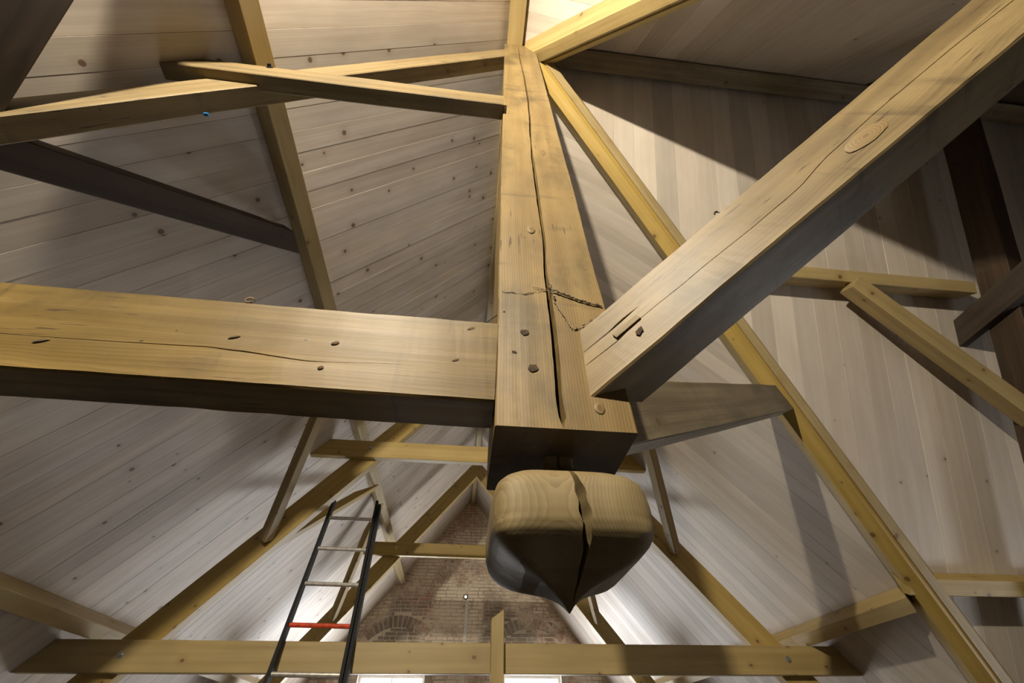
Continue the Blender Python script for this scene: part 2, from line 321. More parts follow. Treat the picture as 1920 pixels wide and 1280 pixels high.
def window(name, M, w, h, mull):
    """frame, mullion and glass; local x across, y up, z into the wall"""
    o = empty(name); o.matrix_world = M; o['kind'] = 'structure'; f = .05
    bm = bmesh.new()
    for lo_, hi_ in (((0, 0, .1), (w, f, .16)), ((0, h-f, .1), (w, h, .16)), ((0, f, .1), (f, h-f, .16)), ((w-f, f, .1), (w, h-f, .16))): bm_box(bm, lo_, hi_)
    make('window_frame', bm, M_FRAME, o, M)
    bm = bmesh.new(); bm_box(bm, (w*mull-.012, f, .11), (w*mull+.012, h-f, .15)); make('mullion', bm, M_FRAME, o, M)
    bm = bmesh.new(); bm_box(bm, (f, h*.6-.012, .112), (w-f, h*.6+.012, .148)); make('glazing_bar', bm, M_FRAME, o, M)
    bm = bmesh.new(); bm_box(bm, (f, f, .126), (w-f, h-f, .132)); make('pane', bm, M_GLASS, o, M)
for i, (a, b) in enumerate(WIN): window('window_%d' % (i+1), Matrix(((1, 0, 0, a), (0, 0, 1, GABLE_Y), (0, 1, 0, WIN_BOT), (0, 0, 0, 1))), b-a, WIN_TOP-WIN_BOT, .5 if i == 0 else .97)
for a, b, c, d in EW: window('window_3', Matrix(((0, 0, 1, END_X), (1, 0, 0, a), (0, 1, 0, c), (0, 0, 0, 1))), b-a, d-c, .5)

# bricks of the gable: courses of single bricks, voussoirs over the two windows
PITCH, BL = .0655, .222
cells = []
ARCH = [(-1.17, 1.05), (1.42, 1.13)]
ARCS = []
for (cx, span), in [(a,) for a in ARCH]:
    rise = .20; R = ((span/2)**2+rise**2)/(2*rise); zc = 1.80-R; ARCS.append((cx, span/2, R, zc))
def in_arch(x, z):
    for cx, hs, R, zc in ARCS:
        if abs(x-cx) < hs+.06 and z > 1.5:
            d = math.hypot(x-cx, z-zc)
            if R-.02 < d < R+.235: return True
    return False
row = 0; z = .62
while z < ZA-.1:
    zt = z+PITCH-.012; x = -3.2+(row % 2)*BL*.5+random.uniform(-.02, .02)
    while x < 3.4:
        wd = (BL if (row % 3 or random.random() < .5) else BL*.5)-.012
        c = (x+wd/2, (z+zt)/2)
        poly = [(x, z), (x+wd, z), (x+wd, zt), (x, zt)]
        poly = clip(poly, TN, 1, ZA-.01+TN*XR); poly = clip(poly, -TN, 1, ZA-.01-TN*XR) if poly else poly
        ok = len(poly) >= 3 and not in_arch(*c) and not any(a-.04 < c[0] < b+.04 and c[1] < WIN_TOP+.03 for a, b in WIN)
        if ok and any(a-wd/2 < c[0] < b+wd/2 and c[1] < WIN_TOP+.03 for a, b in WIN): ok = False
        if ok: cells.append((poly, c))
        x += wd+.012
    z += PITCH; row += 1
for cx, hs, R, zc in ARCS:
    a0 = math.asin((hs+.03)/R); n = 15
    for k in range(n):
        t = -a0+2*a0*(k+.5)/n; dt = a0/n*.86; p = [(cx+r*math.sin(q), zc+r*math.cos(q)) for r, q in ((R, t-dt), (R, t+dt), (R+.205, t+dt), (R+.205, t-dt))]
        p = clip(p, TN, 1, ZA-.02+TN*XR); p = clip(p, -TN, 1, ZA-.02-TN*XR) if p else p
        if len(p) >= 3: cells.append((p, (cx+R*math.sin(t), zc+(R+.1)*math.cos(t))))
def brick_geo(bm, poly, proud):
    cx = sum(p[0] for p in poly)/len(poly); cz = sum(p[1] for p in poly)/len(poly)
    q = [(p[0]+random.uniform(-.004, .004), p[1]+random.uniform(-.003, .003)) for p in poly]
    inn = [(cx+(x-cx)*.95, cz+(y-cz)*.88) for x, y in q]
    a = [bm.verts.new((x, y, .01)) for x, y in q]; b = [bm.verts.new((x, y, -proud)) for x, y in inn]; n = len(a)
    bm.faces.new(b[::-1])
    for i in range(n): bm.faces.new((a[i], b[i], b[(i+1) % n], a[(i+1) % n]))
def vis(c):
    x, z = c
    if z < 1.66 and z > 1.02: return 5+abs(x)                    # behind the lower collar beam
    return abs(x-.1)*.4 + (abs(z-2.2)*.3 if z < 3.3 else .9)
cells.sort(key=lambda e: vis(e[1]))
for poly, c in cells[:296]:
    bm = bmesh.new(); brick_geo(bm, poly, random.choice((.004, .007, .010, .013))); make('brick', bm, M_BRICK, wall_front, FM)
bm = bmesh.new()
for poly, c in cells[296:]: brick_geo(bm, poly, random.choice((.004, .007, .010, .013)))
o = make('brickwork', bm, M_BRICK, wall_front, FM); o['kind'] = 'stuff'

# ------------------------------------------------------------------ roof boards
def roof(sl, name, mat, width, lo_, hi_, y0, y1, slen, cl, deckpolys):
    """deck = sealed underlay outside the boards; boards between lo_ and hi_ (local y) are planks"""
    bm = bmesh.new()
    for p in deckpolys: p = [(x-.13 if x < 1e-6 else x, y) for x, y in p]; prism(bm, p, p, -.06, -.026)
    root = struct(make(name, bm, M_DECK, None, sl.M))
    y = lo_
    while y < hi_:
        for poly in cl([(0, y), (slen, y), (slen, y+width), (0, y+width)]):
            if len(poly) < 3: continue
            xs = [p[0] for p in poly]
            if max(xs)-min(xs) < .03: continue
            g = .0014; inn = [(px, min(max(py, y+g), y+width-g)) for px, py in poly]
            ox, oy = min(xs), y+width/2
            bm = bmesh.new(); pr = random.uniform(-.0007, .0007)
            bot = [(px-ox, py-oy) for px, py in poly]; top = [(px-ox, py-oy) for px, py in inn]
            a = [bm.verts.new((*p, -.022)) for p in bot]; b = [bm.verts.new((*p, -.0022)) for p in bot]; c = [bm.verts.new((*p, pr)) for p in top]; n = len(a)
            bm.faces.new(a[::-1]); bm.faces.new(c)
            for i in range(n):
                bm.faces.new((a[i], a[(i+1) % n], b[(i+1) % n], b[i])); bm.faces.new((b[i], b[(i+1) % n], c[(i+1) % n], c[i]))
            make('plank', bm, mat, root, sl.M @ Matrix.Translation((ox, oy, 0)))
        y += width
    return root
KN = math.sin(PN)/TT; KT = math.sin(PT)/TN                       # valley lines in slope coordinates
def sgn(sl, axis): return 1 if sl.Y[axis] > 0 else -1
# nave left slope: unbroken
sg = sgn(SL, 1); Y0, Y1 = BACK_Y-YC-.2, GABLE_Y-YC+.2
def loc(a, b): return (a, b) if sg > 0 else (-b, -a)
a, b = loc(-1.35, GABLE_Y-YC-.005)
ceiling_left = roof(SL, 'ceiling', M_PKNOT, .127, a, b, 0, 0, SLEN_N, lambda p: [p], [[(0, loc(Y0, Y1)[0]), (SLEN_N, loc(Y0, Y1)[0]), (SLEN_N, loc(Y0, Y1)[1]), (0, loc(Y0, Y1)[1])]])
# nave right slope: broken by the transept
sg = sgn(SR, 1)
def clR(p):
    far = clip(p, KN, -sg, 0); near = clip(p, KN, sg, 0); return [q for q in (far, near) if q]
a, b = loc(-1.0, GABLE_Y-YC-.005)
bigR = [(0, loc(Y0, Y1)[0]), (SLEN_N, loc(Y0, Y1)[0]), (SLEN_N, loc(Y0, Y1)[1]), (0, loc(Y0, Y1)[1])]
roof(SR, 'ceiling', M_PCLEAR, .128, a+(math.ceil(-a/.128)*.128+a)*0, b, 0, 0, SLEN_N, clR, clR(bigR))
def clT(sl):
    s = sgn(sl, 0)
    return lambda p: [q for q in (clip(p, KT, -s, 0),) if q]
for sl, rng in ((SF, (0., END_X-XR)), (SN, (0., 3.2))):
    s = sgn(sl, 0); lim = END_X-XR+.2
    a, b = rng if s > 0 else (-rng[1], -rng[0])
    big = [(0, -lim if s < 0 else 0), (SLEN_T, -lim if s < 0 else 0), (SLEN_T, 0 if s < 0 else lim), (0, 0 if s < 0 else lim)]
    roof(sl, 'ceiling', M_PCLEAR, .181, a, b, 0, 0, SLEN_T, clT(sl), clT(sl)(big))

# ------------------------------------------------------------------ king post with pendant
PX, PY, PW, PD, PB, PTOP = .167, .723, .26, .246, .406, 4.249
ck = [(.407, .159, .0062), (.45, .158, .0058), (.489, .156, .0055), (.588, .160, .0062), (.689, .161, .0062), (.78, .161, .006), (.878, .159, .0045), (.96, .163, .0035), (1.03, .166, .004), (1.113, .167, .0045), (1.266, .164, .005), (1.479, .163, .0055), (1.686, .160, .0045), (1.84, .162, .002), (1.985, .163, .004), (2.274, .172, .004), (2.541, .175, .0045), (3.097, .168, .004), (3.523, .157, .003), (4.19, .150, .0015)]
king = timber('king_post', (PX, PY, PB), (PX, PY, PTOP), (0, 1, 0), PW, PD, M_POST, seg=150, cham=.003, rough=.002,
              cracks=('z-', [[(z-PB, x-PX, hw*1.15, .045) for z, x, hw in ck]]), seed=3.3)
tag(king, 'tall cracked golden king post hanging in the middle, with a carved pendant end', 'post')
prof = [(.415, .030), (.382, .030), (.366, .050), (.350, .078), (.337, .102), (.327, .1155), (.317, .124), (.302, .1285), (.280, .1305), (.262, .1305), (.247, .1290), (.235, .1245), (.224, .1165), (.214, .105), (.2055, .0905), (.1985, .0745), (.1925, .059), (.187, .045), (.1815, .033), (.1755, .0225), (.169, .0135), (.162, .0065), (.1545, .001)]
bm = bmesh.new(); rings = []
NS = 120
fine = []
for (z0_, h0), (z1_, h1) in zip(prof, prof[1:]):
    for k in range(3): fine.append((z0_+(z1_-z0_)*k/3, h0+(h1-h0)*k/3))
fine.append(prof[-1])
pcr = [(.16, .172, .0), (.180, .174, .0015), (.20, .176, .0035), (.225, .177, .006), (.255, .176, .0085), (.285, .174, .0085), (.305, .171, .0065), (.325, .168, .004), (.345, .166, .003), (.42, .166, .003)]
for zz, hh in fine:
    r = []
    xc, hw = interp(pcr, zz); xc -= PX; hw = max(hw, .0001)*(1+.3*noise.noise(V((zz*60, 2, 1)))); xc += .0012*noise.noise(V((zz*45, 7, 1)))
    hw = min(hw, hh*.4); xc = max(-hh*.5, min(hh*.5, xc)); e = 5.5+5*max(0, min(1, (.25-zz)/.05))
    def ring_pt(a):
        ca, sa = math.cos(a), math.sin(a); rr = hh/((abs(ca)**e+abs(sa)**e)**(1/e))
        return rr*ca, rr*sa
    ar = -math.pi/2+math.atan2(xc+hw, hh); al_ = -math.pi/2+math.atan2(xc-hw, hh)
    for k in range(NS):                                            # from the right lip once round to the left lip
        x, y = ring_pt(ar+(al_+2*math.pi-ar)*k/(NS-1))
        r.append(bm.verts.new((x+.0012*noise.noise(V((x*20, y*20, zz*20))), y+.0012*noise.noise(V((x*20+9, y*20, zz*20))), zz)))
    r.append(bm.verts.new((xc, -hh+.04*min(1, hh/.1), zz)))
    rings.append(r)
NS += 1
for a, b in zip(rings, rings[1:]):
    for j in range(NS): bm.faces.new((a[j], a[(j+1) % NS], b[(j+1) % NS], b[j]))
bm.faces.new(rings[0]); bm.faces.new(rings[-1][::-1])
for f in bm.faces: f.smooth = True
for r in rings:
    for q in (r[0], r[-1], r[-2]):
        for e_ in q.link_edges:
            if e_.other_vert(q) not in r: e_.smooth = False
RMAT = Matrix(((0, 1, 0, 0), (0, 0, 1, 0), (1, 0, 0, 0), (0, 0, 0, 1)))   # wood grain runs along local X = world Z
for v in bm.verts: v.co = V((v.co.z, v.co.x, v.co.y))
pend = make('pendant', bm, M_PEND, king, Matrix(((0, 1, 0, PX), (0, 0, 1, PY), (1, 0, 0, 0), (0, 0, 0, 1))))
pend['label'] = 'rounded bulb pendant carved to a point under the king post'
def cyl(bm, P, axis, r, h, n=10, jit=0.):
    axis = V(axis).normalized(); u = axis.orthogonal().normalized(); w_ = axis.cross(u); P = V(P)
    rad = [r*(1+random.uniform(-jit, jit)) for _ in range(n)]
    a = [bm.verts.new(P+(u*math.cos(2*math.pi*k/n)+w_*math.sin(2*math.pi*k/n))*rad[k]) for k in range(n)]; b = [bm.verts.new(v.co+axis*h) for v in a]
    bm.faces.new(a[::-1]); bm.faces.new(b)
    for k in range(n): bm.faces.new((a[k], a[(k+1) % n], b[(k+1) % n], b[k]))
for (x, z, r) in ((.096, .648, .0085), (.111, .545, .0095)):
    bm = bmesh.new(); cyl(bm, (x, .603, z), (0, -1, 0), r, .006, 11, .22)
    p = make('peg', bm, M_PEG, king); p['label'] = 'dark round peg end driven into the post'
bm = bmesh.new(); cyl(bm, (.073, .6025, .586), (0, -1, 0), .005, .004, 8, .4); make('peg', bm, M_PEG, king)
def tube(bm, pts, r, n=5, wob=0.):
    pts = [V(p) for p in pts]; rings_ = []
    for i, p in enumerate(pts):
        d = (pts[min(i+1, len(pts)-1)]-pts[max(i-1, 0)]).normalized(); u = d.orthogonal().normalized(); w_ = d.cross(u)
        rr = r*(1+wob*random.uniform(-.7, 1.)) if not isinstance(r, (list, tuple)) else r[i]
        rings_.append([bm.verts.new(p+(u*math.cos(2*math.pi*k/n)+w_*math.sin(2*math.pi*k/n))*rr) for k in range(n)])
    for a, b in zip(rings_, rings_[1:]):
        for k in range(n): bm.faces.new((a[k], a[(k+1) % n], b[(k+1) % n], b[k]))
    bm.faces.new(rings_[0][::-1]); bm.faces.new(rings_[-1])
bm = bmesh.new(); tube(bm, [(.0, .66, .722), (.03, .62, .717), (.052, .597, .713)], .0012); make('splinter', bm, M_PEG, king)
# cobweb across the post
def dense(pts, n=8):
    out = []
    for a, b in zip(pts, pts[1:]):
        for k in range(n): out.append(V(a).lerp(V(b), k/n)+V((random.uniform(-1, 1), random.uniform(-.6, .4), random.uniform(-1, 1)))*.0022)
    return out+[V(pts[-1])]
bm = bmesh.new()
main = [(.044, .598, .787), (.102, .598, .786), (.136, .597, .801), (.160, .596, .812), (.172, .594, .806), (.202, .595, .790), (.239, .595, .772), (.287, .596, .759)]
tube(bm, dense(main[:5]), .0007, 4, .9); tube(bm, dense(main[3:]), .0019, 5, .8); tube(bm, dense(main[4:]), .0014, 5, .9)
tube(bm, dense([(.165, .597, .835), (.168, .594, .80), (.172, .595, .77)]), .0022, 5, .7)
tube(bm, dense([(.168, .597, .773), (.184, .597, .725), (.194, .597, .698), (.207, .597, .667)]), .0009, 4, .9)
tube(bm, dense([(.207, .597, .667), (.240, .594, .689), (.262, .592, .706), (.282, .592, .727)]), .0012, 4, 1.2)
tube(bm, dense([(.12, .597, .815), (.15, .597, .808), (.165, .596, .80)]), .0008, 4, .9)
web = tag(make('cobweb', bm, M_WEB), 'grey dusty cobweb strand stretched over the crack of the king post', 'cobweb'); web['kind'] = 'stuff'

# ------------------------------------------------------------------ tie beam and struts at the foot of the king post
tcr = [[(.0, .533, .0004, .012), (1.25, .535, .0005, .012), (1.40, .535, .0008, .015), (1.56, .539, .0012, .018), (1.63, .535, .0019, .022), (1.75, .521, .0012, .018), (1.80, .5235, .0004, .01), (1.90, .529, .0003, .01), (2.0, .532, .0001, .005)]]
X0T = -2.07
tiltz = lambda x: .5655+.0155*(.037-x)
tie = timber('tie_beam', (X0T, .645, tiltz(X0T)), (.0365, .645, tiltz(.0365)), (0, 0, 1), .09, .217, M_OLD, seg=110, cham=.004, rough=.003,
             cracks=('y-', [[(p[0], p[1]-tiltz(.0), p[2], p[3]) for p in tcr[0]]]), seed=9.1)
tag(tie, 'long horizontal golden tie beam meeting the king post from the left', 'beam')
bm = bmesh.new(); tube(bm, [(-.496+.012*math.cos(a)*.8, .601, .690+.008*math.sin(a)) for a in [k*.7 for k in range(9)]], .0018, 5, .3)
s_ = make('shaving', bm, M_PALE, tie); s_['label'] = 'curled wood shaving stuck on the upper edge'
al = math.radians(26.2); u = V((.797, -.603, 0)); n_ = V((-.603, -.797, 0))
def sp(s, z, k, uu, nn): return uu*s + nn*k + V((0, 0, z))
W1, H1 = .116, .17
c0 = sp(-.28, .665-.28*math.tan(al), -.61-W1/2, u, n_); c1 = sp(1.95, .665+1.95*math.tan(al), -.61-W1/2, u, n_)
Ms, Ls = frame(c0, c1, (0, 0, 1))
def strut_v(s, z):
    q = Ms.inverted() @ sp(s, z, -.61, u, n_); return q.x, q.z
def crk(lst): return [(strut_v(s, z)[0], strut_v(s, z)[1], hw, dp) for s, z, hw, dp in lst]
near_strut = timber('strut', c0, c1, (0, 0, 1), W1, H1, M_OLD, seg=110, cham=.004, rough=.003, seed=21.7,
    cracks=('y-', [crk([(-.189, .559, .0011, .014), (-.115, .590, .0013, .016), (-.06, .625, .0007, .012), (.037, .670, .0008, .012), (.209, .748, .0009, .012), (.326, .807, .001, .012), (.404, .865, .001, .012), (.576, .957, .001, .012), (.707, 1.022, .0011, .012), (.855, 1.086, .0012, .012), (1.3, 1.30, .0004, .01)]),
                     crk([(-.189, .597, .0009, .012), (-.125, .626, .0012, .014), (-.10, .640, .0034, .03), (-.075, .653, .0028, .03), (-.057, .662, .0005, .01)])]),
    cuts=[((.2965, 0, 0), (-1, 0, 0))] if False else [])
# the strut is housed in the post: trim it at the corner of the post
def trim(o, planes):
    bm = bmesh.new(); bm.from_mesh(o.data); Mi = o.matrix_world.inverted() if o.parent is None else o.matrix_basis.inverted()
    for p, nr in planes:
        bmesh.ops.bisect_plane(bm, geom=bm.verts[:]+bm.edges[:]+bm.faces[:], plane_co=Mi @ V(p), plane_no=(Mi.to_3x3() @ V(nr)), clear_outer=True)
        ed = [e for e in bm.edges if len(e.link_faces) == 1]
        if ed: bmesh.ops.holes_fill(bm, edges=ed, sides=0)
    bmesh.ops.recalc_face_normals(bm, faces=bm.faces[:]); bm.to_mesh(o.data); bm.free()
bpy.context.view_layer.update()
cutdir = V((.62, .0, .0)) 
trim(near_strut, [(V((.215, .598, .6)), V((-.35, .94, 0)))])
tag(near_strut, 'big golden strut with a long split, rising from the king post to the upper right', 'strut')
bm = bmesh.new(); pb = sp(-.085, .618, -.6065, u, n_)
Mw, _ = frame(pb, pb+V((u.x*math.cos(al), u.y*math.cos(al), math.sin(al))), (0, 0, 1)); bm_box(bm, (-.03, -.001, -.006), (.034, .006, .008))
w_ = make('wedge', bm, M_PALE, near_strut, Mw); w_['label'] = 'pale wedge let into the split'
bm = bmesh.new(); pb = sp(-.062, .596, -.609, u, n_); cyl(bm, pb, n_, .009, .0015, 9, .45); make('peg', bm, M_PEG, near_strut)
bm = bmesh.new(); q0 = sp(.173, .852, -.612, u, n_); tube(bm, [q0+V((.004*k, -.001*k, .011*math.sin(k*.9))) for k in range(6)], .002, 5, .5)
make('splinter', bm, M_PEG, near_strut)
al2 = math.radians(27.6); u2 = V((.823, .569, 0)); n2 = V((.569, -.823, 0)); W2, H2 = .119, .187
c0 = sp(.69, .217+.69*math.tan(al2), -.46-W2/2, u2, n2); c1 = sp(3.05, .217+3.05*math.tan(al2), -.46-W2/2, u2, n2)
far_strut = timber('strut', c0, c1, (0, 0, 1), W2, H2, M_GREY, seg=50, cham=.004, rough=.003, cuts=[((.2975, 0, 0), (-1, 0, 0))])
tag(far_strut, 'short grey strut behind the king post reaching the valley rafter', 'strut')

def mat_knot():
    m, t, b = nt('swirled_knot'); tc = N(t, 'ShaderNodeTexCoord').outputs['Object']
    mp = N(t, 'ShaderNodeMapping', inp={'Scale': (.55, 1., 1.)}); L(t, tc, mp.inputs[0])
    wv = N(t, 'ShaderNodeTexWave', wave_type='RINGS', rings_direction='Z', wave_profile='SAW', inp={'Scale': .314/.0045, 'Distortion': 2.5, 'Detail': 2.0, 'Detail Scale': 1.5}); L(t, mp.outputs[0], wv.inputs['Vector'])
    ln = N(t, 'ShaderNodeVectorMath', operation='LENGTH'); L(t, mp.outputs[0], ln.inputs[0])
    c = mixc(t, wv.outputs[0], (.235, .165, .066), (.14, .09, .036)); c = mixc(t, mrange(t, ln.outputs['Value'], .001, .006, .8, 0.), c, (.10, .055, .025))
    L(t, c, b.inputs['Base Color']); b.inputs['Roughness'].default_value = .5
    return m
M_KNOT = mat_knot(); M_KDARK = plain('dead_knot_wood', (.10, .066, .03), .8, 0, .7, 160.)
def knot(parent, P, nrm, along, rx, ry, label=None, mat=None):
    Z = V(nrm).normalized(); X = V(along); X = (X-X.dot(Z)*Z).normalized(); Y = Z.cross(X); P = V(P)
    M = Matrix(((X.x, Y.x, Z.x, P.x), (X.y, Y.y, Z.y, P.y), (X.z, Y.z, Z.z, P.z), (0, 0, 0, 1)))
    bm = bmesh.new(); prev = None; n = 22; top = bm.verts.new((0, 0, .0012))
    for f, h in ((.35, .0012), (.7, .0011), (1., .0001)):
        r_ = [bm.verts.new((rx*f*(1+.10*noise.noise(V((math.cos(k)*2, rx*90, f))))*math.cos(2*math.pi*k/n), ry*f*math.sin(2*math.pi*k/n)*(1+.12*noise.noise(V((k*.7, ry*70, 3)))), h)) for k in range(n)]
        for k in range(n):
            if prev is None: bm.faces.new((top, r_[k], r_[(k+1) % n]))
            else: bm.faces.new((prev[k], r_[k], r_[(k+1) % n], prev[(k+1) % n]))
        prev = r_
    for f_ in bm.faces: f_.smooth = True
    o = make('knot', bm, mat or M_KNOT, parent, M)
    if label: o['label'] = label
    return o
knot(near_strut, sp(.475, .868, -.608, u, n_), n_, (u.x*math.cos(al), u.y*math.cos(al), math.sin(al)), .050, .021, 'large swirled knot beside the long split')
knot(king, (.232, .5985, .4555), (0, -1, 0), (0, 0, 1), .013, .010); knot(king, (.130, .5985, 1.105), (0, -1, 0), (0, 0, 1), .022, .011); knot(king, (.205, .5985, 1.76), (0, -1, 0), (0, 0, 1), .035, .012)
for x, z, rx, ry in ((-.02, .648, .012, .005), (-.045, .553, .010, .004), (-.285, .578, .010, .0055), (-.475, .576, .014, .0035), (-.79, .535, .016, .004), (-.292, .512, .007, .005)):
    knot(tie, (x, .5985, z), (0, -1, 0), (1, 0, .5), rx*.8, ry*.8, None, M_KDARK)

# ------------------------------------------------------------------ the truss at the king post: principal rafter, collar, wind braces
def on_slope(sl, s, yy, off): return sl.M @ V((s, yy, off))
def sy(sl, wy):  # world y (nave) to local y
    return (wy-YC)*(1 if sl.Y.y > 0 else -1)
A0 = on_slope(SL, 5.2, sy(SL, .65), .255); A1 = on_slope(SL, .28, sy(SL, .65), .255)
prin = timber('principal_rafter', A0, A1, SL.Z, .09, .19, M_PALE, seg=50, rough=.002, cuts=[((.0365, 0, 0), (1, 0, 0))])
tag(prin, 'old principal rafter running up the left slope to the head of the king post', 'rafter')
bm = bmesh.new(); bm_box(bm, (-1.305, .68, 2.029), (-1.285, .692, 2.04)); p = make('tag_scrap', bm, M_BLUE, prin); p['label'] = 'small blue plastic scrap'
colB = timber('collar_beam', (-1.75, .597, 2.364), (.036, .597, 2.325), (0, 0, 1), .075, .155, M_PALE, seg=24, rough=.002, cuts=[(AP, -SL.Z)])
tag(colB, 'short collar beam under the upper left purlin, lapped over the old principal rafter', 'beam')
def hexbolt(P, axis, parent, mat=M_BOLT, r=.022):
    bm = bmesh.new(); cyl(bm, P, axis, r, .004, 16); cyl(bm, V(P)+V(axis)*.004, axis, r*.62, .013, 6); return make('bolt', bm, mat, parent)
hexbolt((-1.136, .559, 2.415), (0, -1, 0), colB, M_BLACK, .016)
C0, C1 = V((-1.771, .793, 1.649)), V((-1.266, 1.607, 2.485))
d = (C1-C0).normalized()
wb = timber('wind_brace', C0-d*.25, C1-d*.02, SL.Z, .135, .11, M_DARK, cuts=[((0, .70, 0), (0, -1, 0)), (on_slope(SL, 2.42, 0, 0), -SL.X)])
tag(wb, 'dark wind brace from the principal rafter to the upper left purlin', 'brace')
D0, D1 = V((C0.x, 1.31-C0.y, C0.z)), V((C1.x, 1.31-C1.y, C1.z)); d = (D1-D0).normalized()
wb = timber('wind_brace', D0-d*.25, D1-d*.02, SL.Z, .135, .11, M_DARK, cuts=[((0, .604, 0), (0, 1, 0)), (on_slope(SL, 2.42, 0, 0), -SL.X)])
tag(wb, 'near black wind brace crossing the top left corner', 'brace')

# ------------------------------------------------------------------ purlins and ridge beams
def purlin(label, sl, s_mid, ya, yb, group=None, w=.10, mat=M_NEW, cuts=()):
    o = timber('purlin', on_slope(sl, s_mid, ya, .078), on_slope(sl, s_mid, yb, .078), sl.Z, w, .15, mat, seg=14, rough=.001, cuts=cuts)
    return tag(o, label, 'purlin')
s_up = (ZA-2.572)/math.sin(PN)-.05; s_lo = (ZA-.81)/math.sin(PN)+.05
purlin('upper left purlin running from over the camera past the collar beams', SL, s_up, sy(SL, -2.2), sy(SL, 4.06))
purlin('upper left purlin between the middle truss and the gable end', SL, s_up, sy(SL, 4.063), sy(SL, 9.45))
purlin('lower left purlin at the left edge, bearing on the long lower collar', SL, s_lo, sy(SL, 1.2), sy(SL, 4.06))
purlin('lower left purlin beyond the middle truss, low behind the ladder', SL, s_lo, sy(SL, 4.063), sy(SL, 9.6))
yv = lambda zz: YC+(ZA-zz)/TT
vcut = [((XR, YC, ZA), V((-.6046, .7965, 0))*-1)]
purlin('upper right purlin between the valley and the gable, mostly hidden by the king post', SR, s_up, sy(SR, 2.05), sy(SR, 9.45))
purlin('short lower right purlin from the valley rafter to the long lower collar', SR, s_lo, sy(SR, 2.7), sy(SR, 4.06), cuts=[(V((XR, YC, ZA))+V((-.6046, .7965, 0))*.0, V((.6046, -.7965, 0)))])
purlin('lower right purlin beyond the middle truss towards the gable', SR, s_lo, sy(SR, 4.063), sy(SR, 9.6))
sx = lambda sl, wx: (wx-XR)*(1 if sl.Y.x > 0 else -1)
st_up = (ZA-2.655)/math.sin(PT)-.05; st_lo = (ZA-.88)/math.sin(PT)+.05
vc2 = [(V((XR, YC, ZA)), V((-.6046, .7965, 0)))]
purlin('upper purlin of the side roof, from behind the big strut to the dark truss', SF, st_up, sx(SF, 1.4), sx(SF, 3.95), cuts=vc2)
purlin('lower purlin of the side roof at the bottom right, meeting the valley rafter', SF, st_lo, sx(SF, 2.9), sx(SF, 6.2), cuts=vc2)
o = timber('ridge_beam', (.118, .702, 4.325), (.118, 9.6, 4.325), (0, 0, 1), .09, .15, M_NEW, seg=20, rough=.001, cuts=[(AP, -SL.Z), (AP, -SR.Z)]); tag(o, 'ridge beam running from the king post to the brick gable', 'beam')
o = timber('ridge_beam', (.123, -4.6, 4.325), (.123, .70, 4.325), (0, 0, 1), .132, .15, M_NEW, seg=20, rough=.001, cuts=[(AP, -SL.Z), (AP, -SR.Z)]); tag(o, 'yellow ridge beam overhead, ending above the king post at the top edge', 'beam')
o = timber('ridge_beam', (.30, .64, 4.29), (6.1, .64, 4.29), (0, 0, 1), .15, .15, M_DARK if False else M_PALE, seg=20, rough=.001, cuts=[(AP, -SF.Z), (AP, -SN.Z)]); tag(o, 'brown ridge beam of the side roof in shadow at the upper right', 'beam')

# ------------------------------------------------------------------ valley rafters
zv = 1.0/math.sqrt(.804**2+.6105**2+1)
def valley(far, z_hi, z_lo, label):
    sy_ = 1 if far else -1
    d = V((1/TN, sy_/TT, -1)).normalized()
    P0 = V((XR, YC, ZA)) + d*((ZA-z_hi)/-d.z); P1 = V((XR, YC, ZA)) + d*((ZA-z_lo)/-d.z)
    ns = V((.6046, -.7965*sy_, 0)); nb = d.cross(ns)
    if nb.z > 0: nb = -nb
    M, Lg = frame(P0, P1, nb)                                    # local z = into the room, local y = Z x X
    ysg = 1 if (M.to_3x3() @ V((0, 1, 0))).dot(ns) > 0 else -1
    sec = [(-.03, -.05), (.045, .155), (.127, .16), (.186, .075), (.19, -.14)]
    sec = [(ysg*a, b) for a, b in sec]
    if ysg < 0: sec = sec[::-1]
    o = timber('valley_rafter', P0, P1, nb, 0, 0, M_NEW, section=sec, seg=24, rough=.0015)
    bt = [(.145, .125), (.156, .141), (.2, .079), (.188, .065)]; bt = [(ysg*a, b) for a, b in bt]
    if ysg < 0: bt = bt[::-1]
    timber('batten', P0+d*.05, P1, nb, 0, 0, M_NEW, parent=o, section=bt, seg=16, rough=.0006)
    return tag(o, label, 'rafter')
valley(True, 4.2, -1.0, 'long yellow valley rafter falling from the king post to the bottom right corner')
valley(False, 4.27, .8, 'yellow valley rafter leaving the top of the king post to the upper right edge')

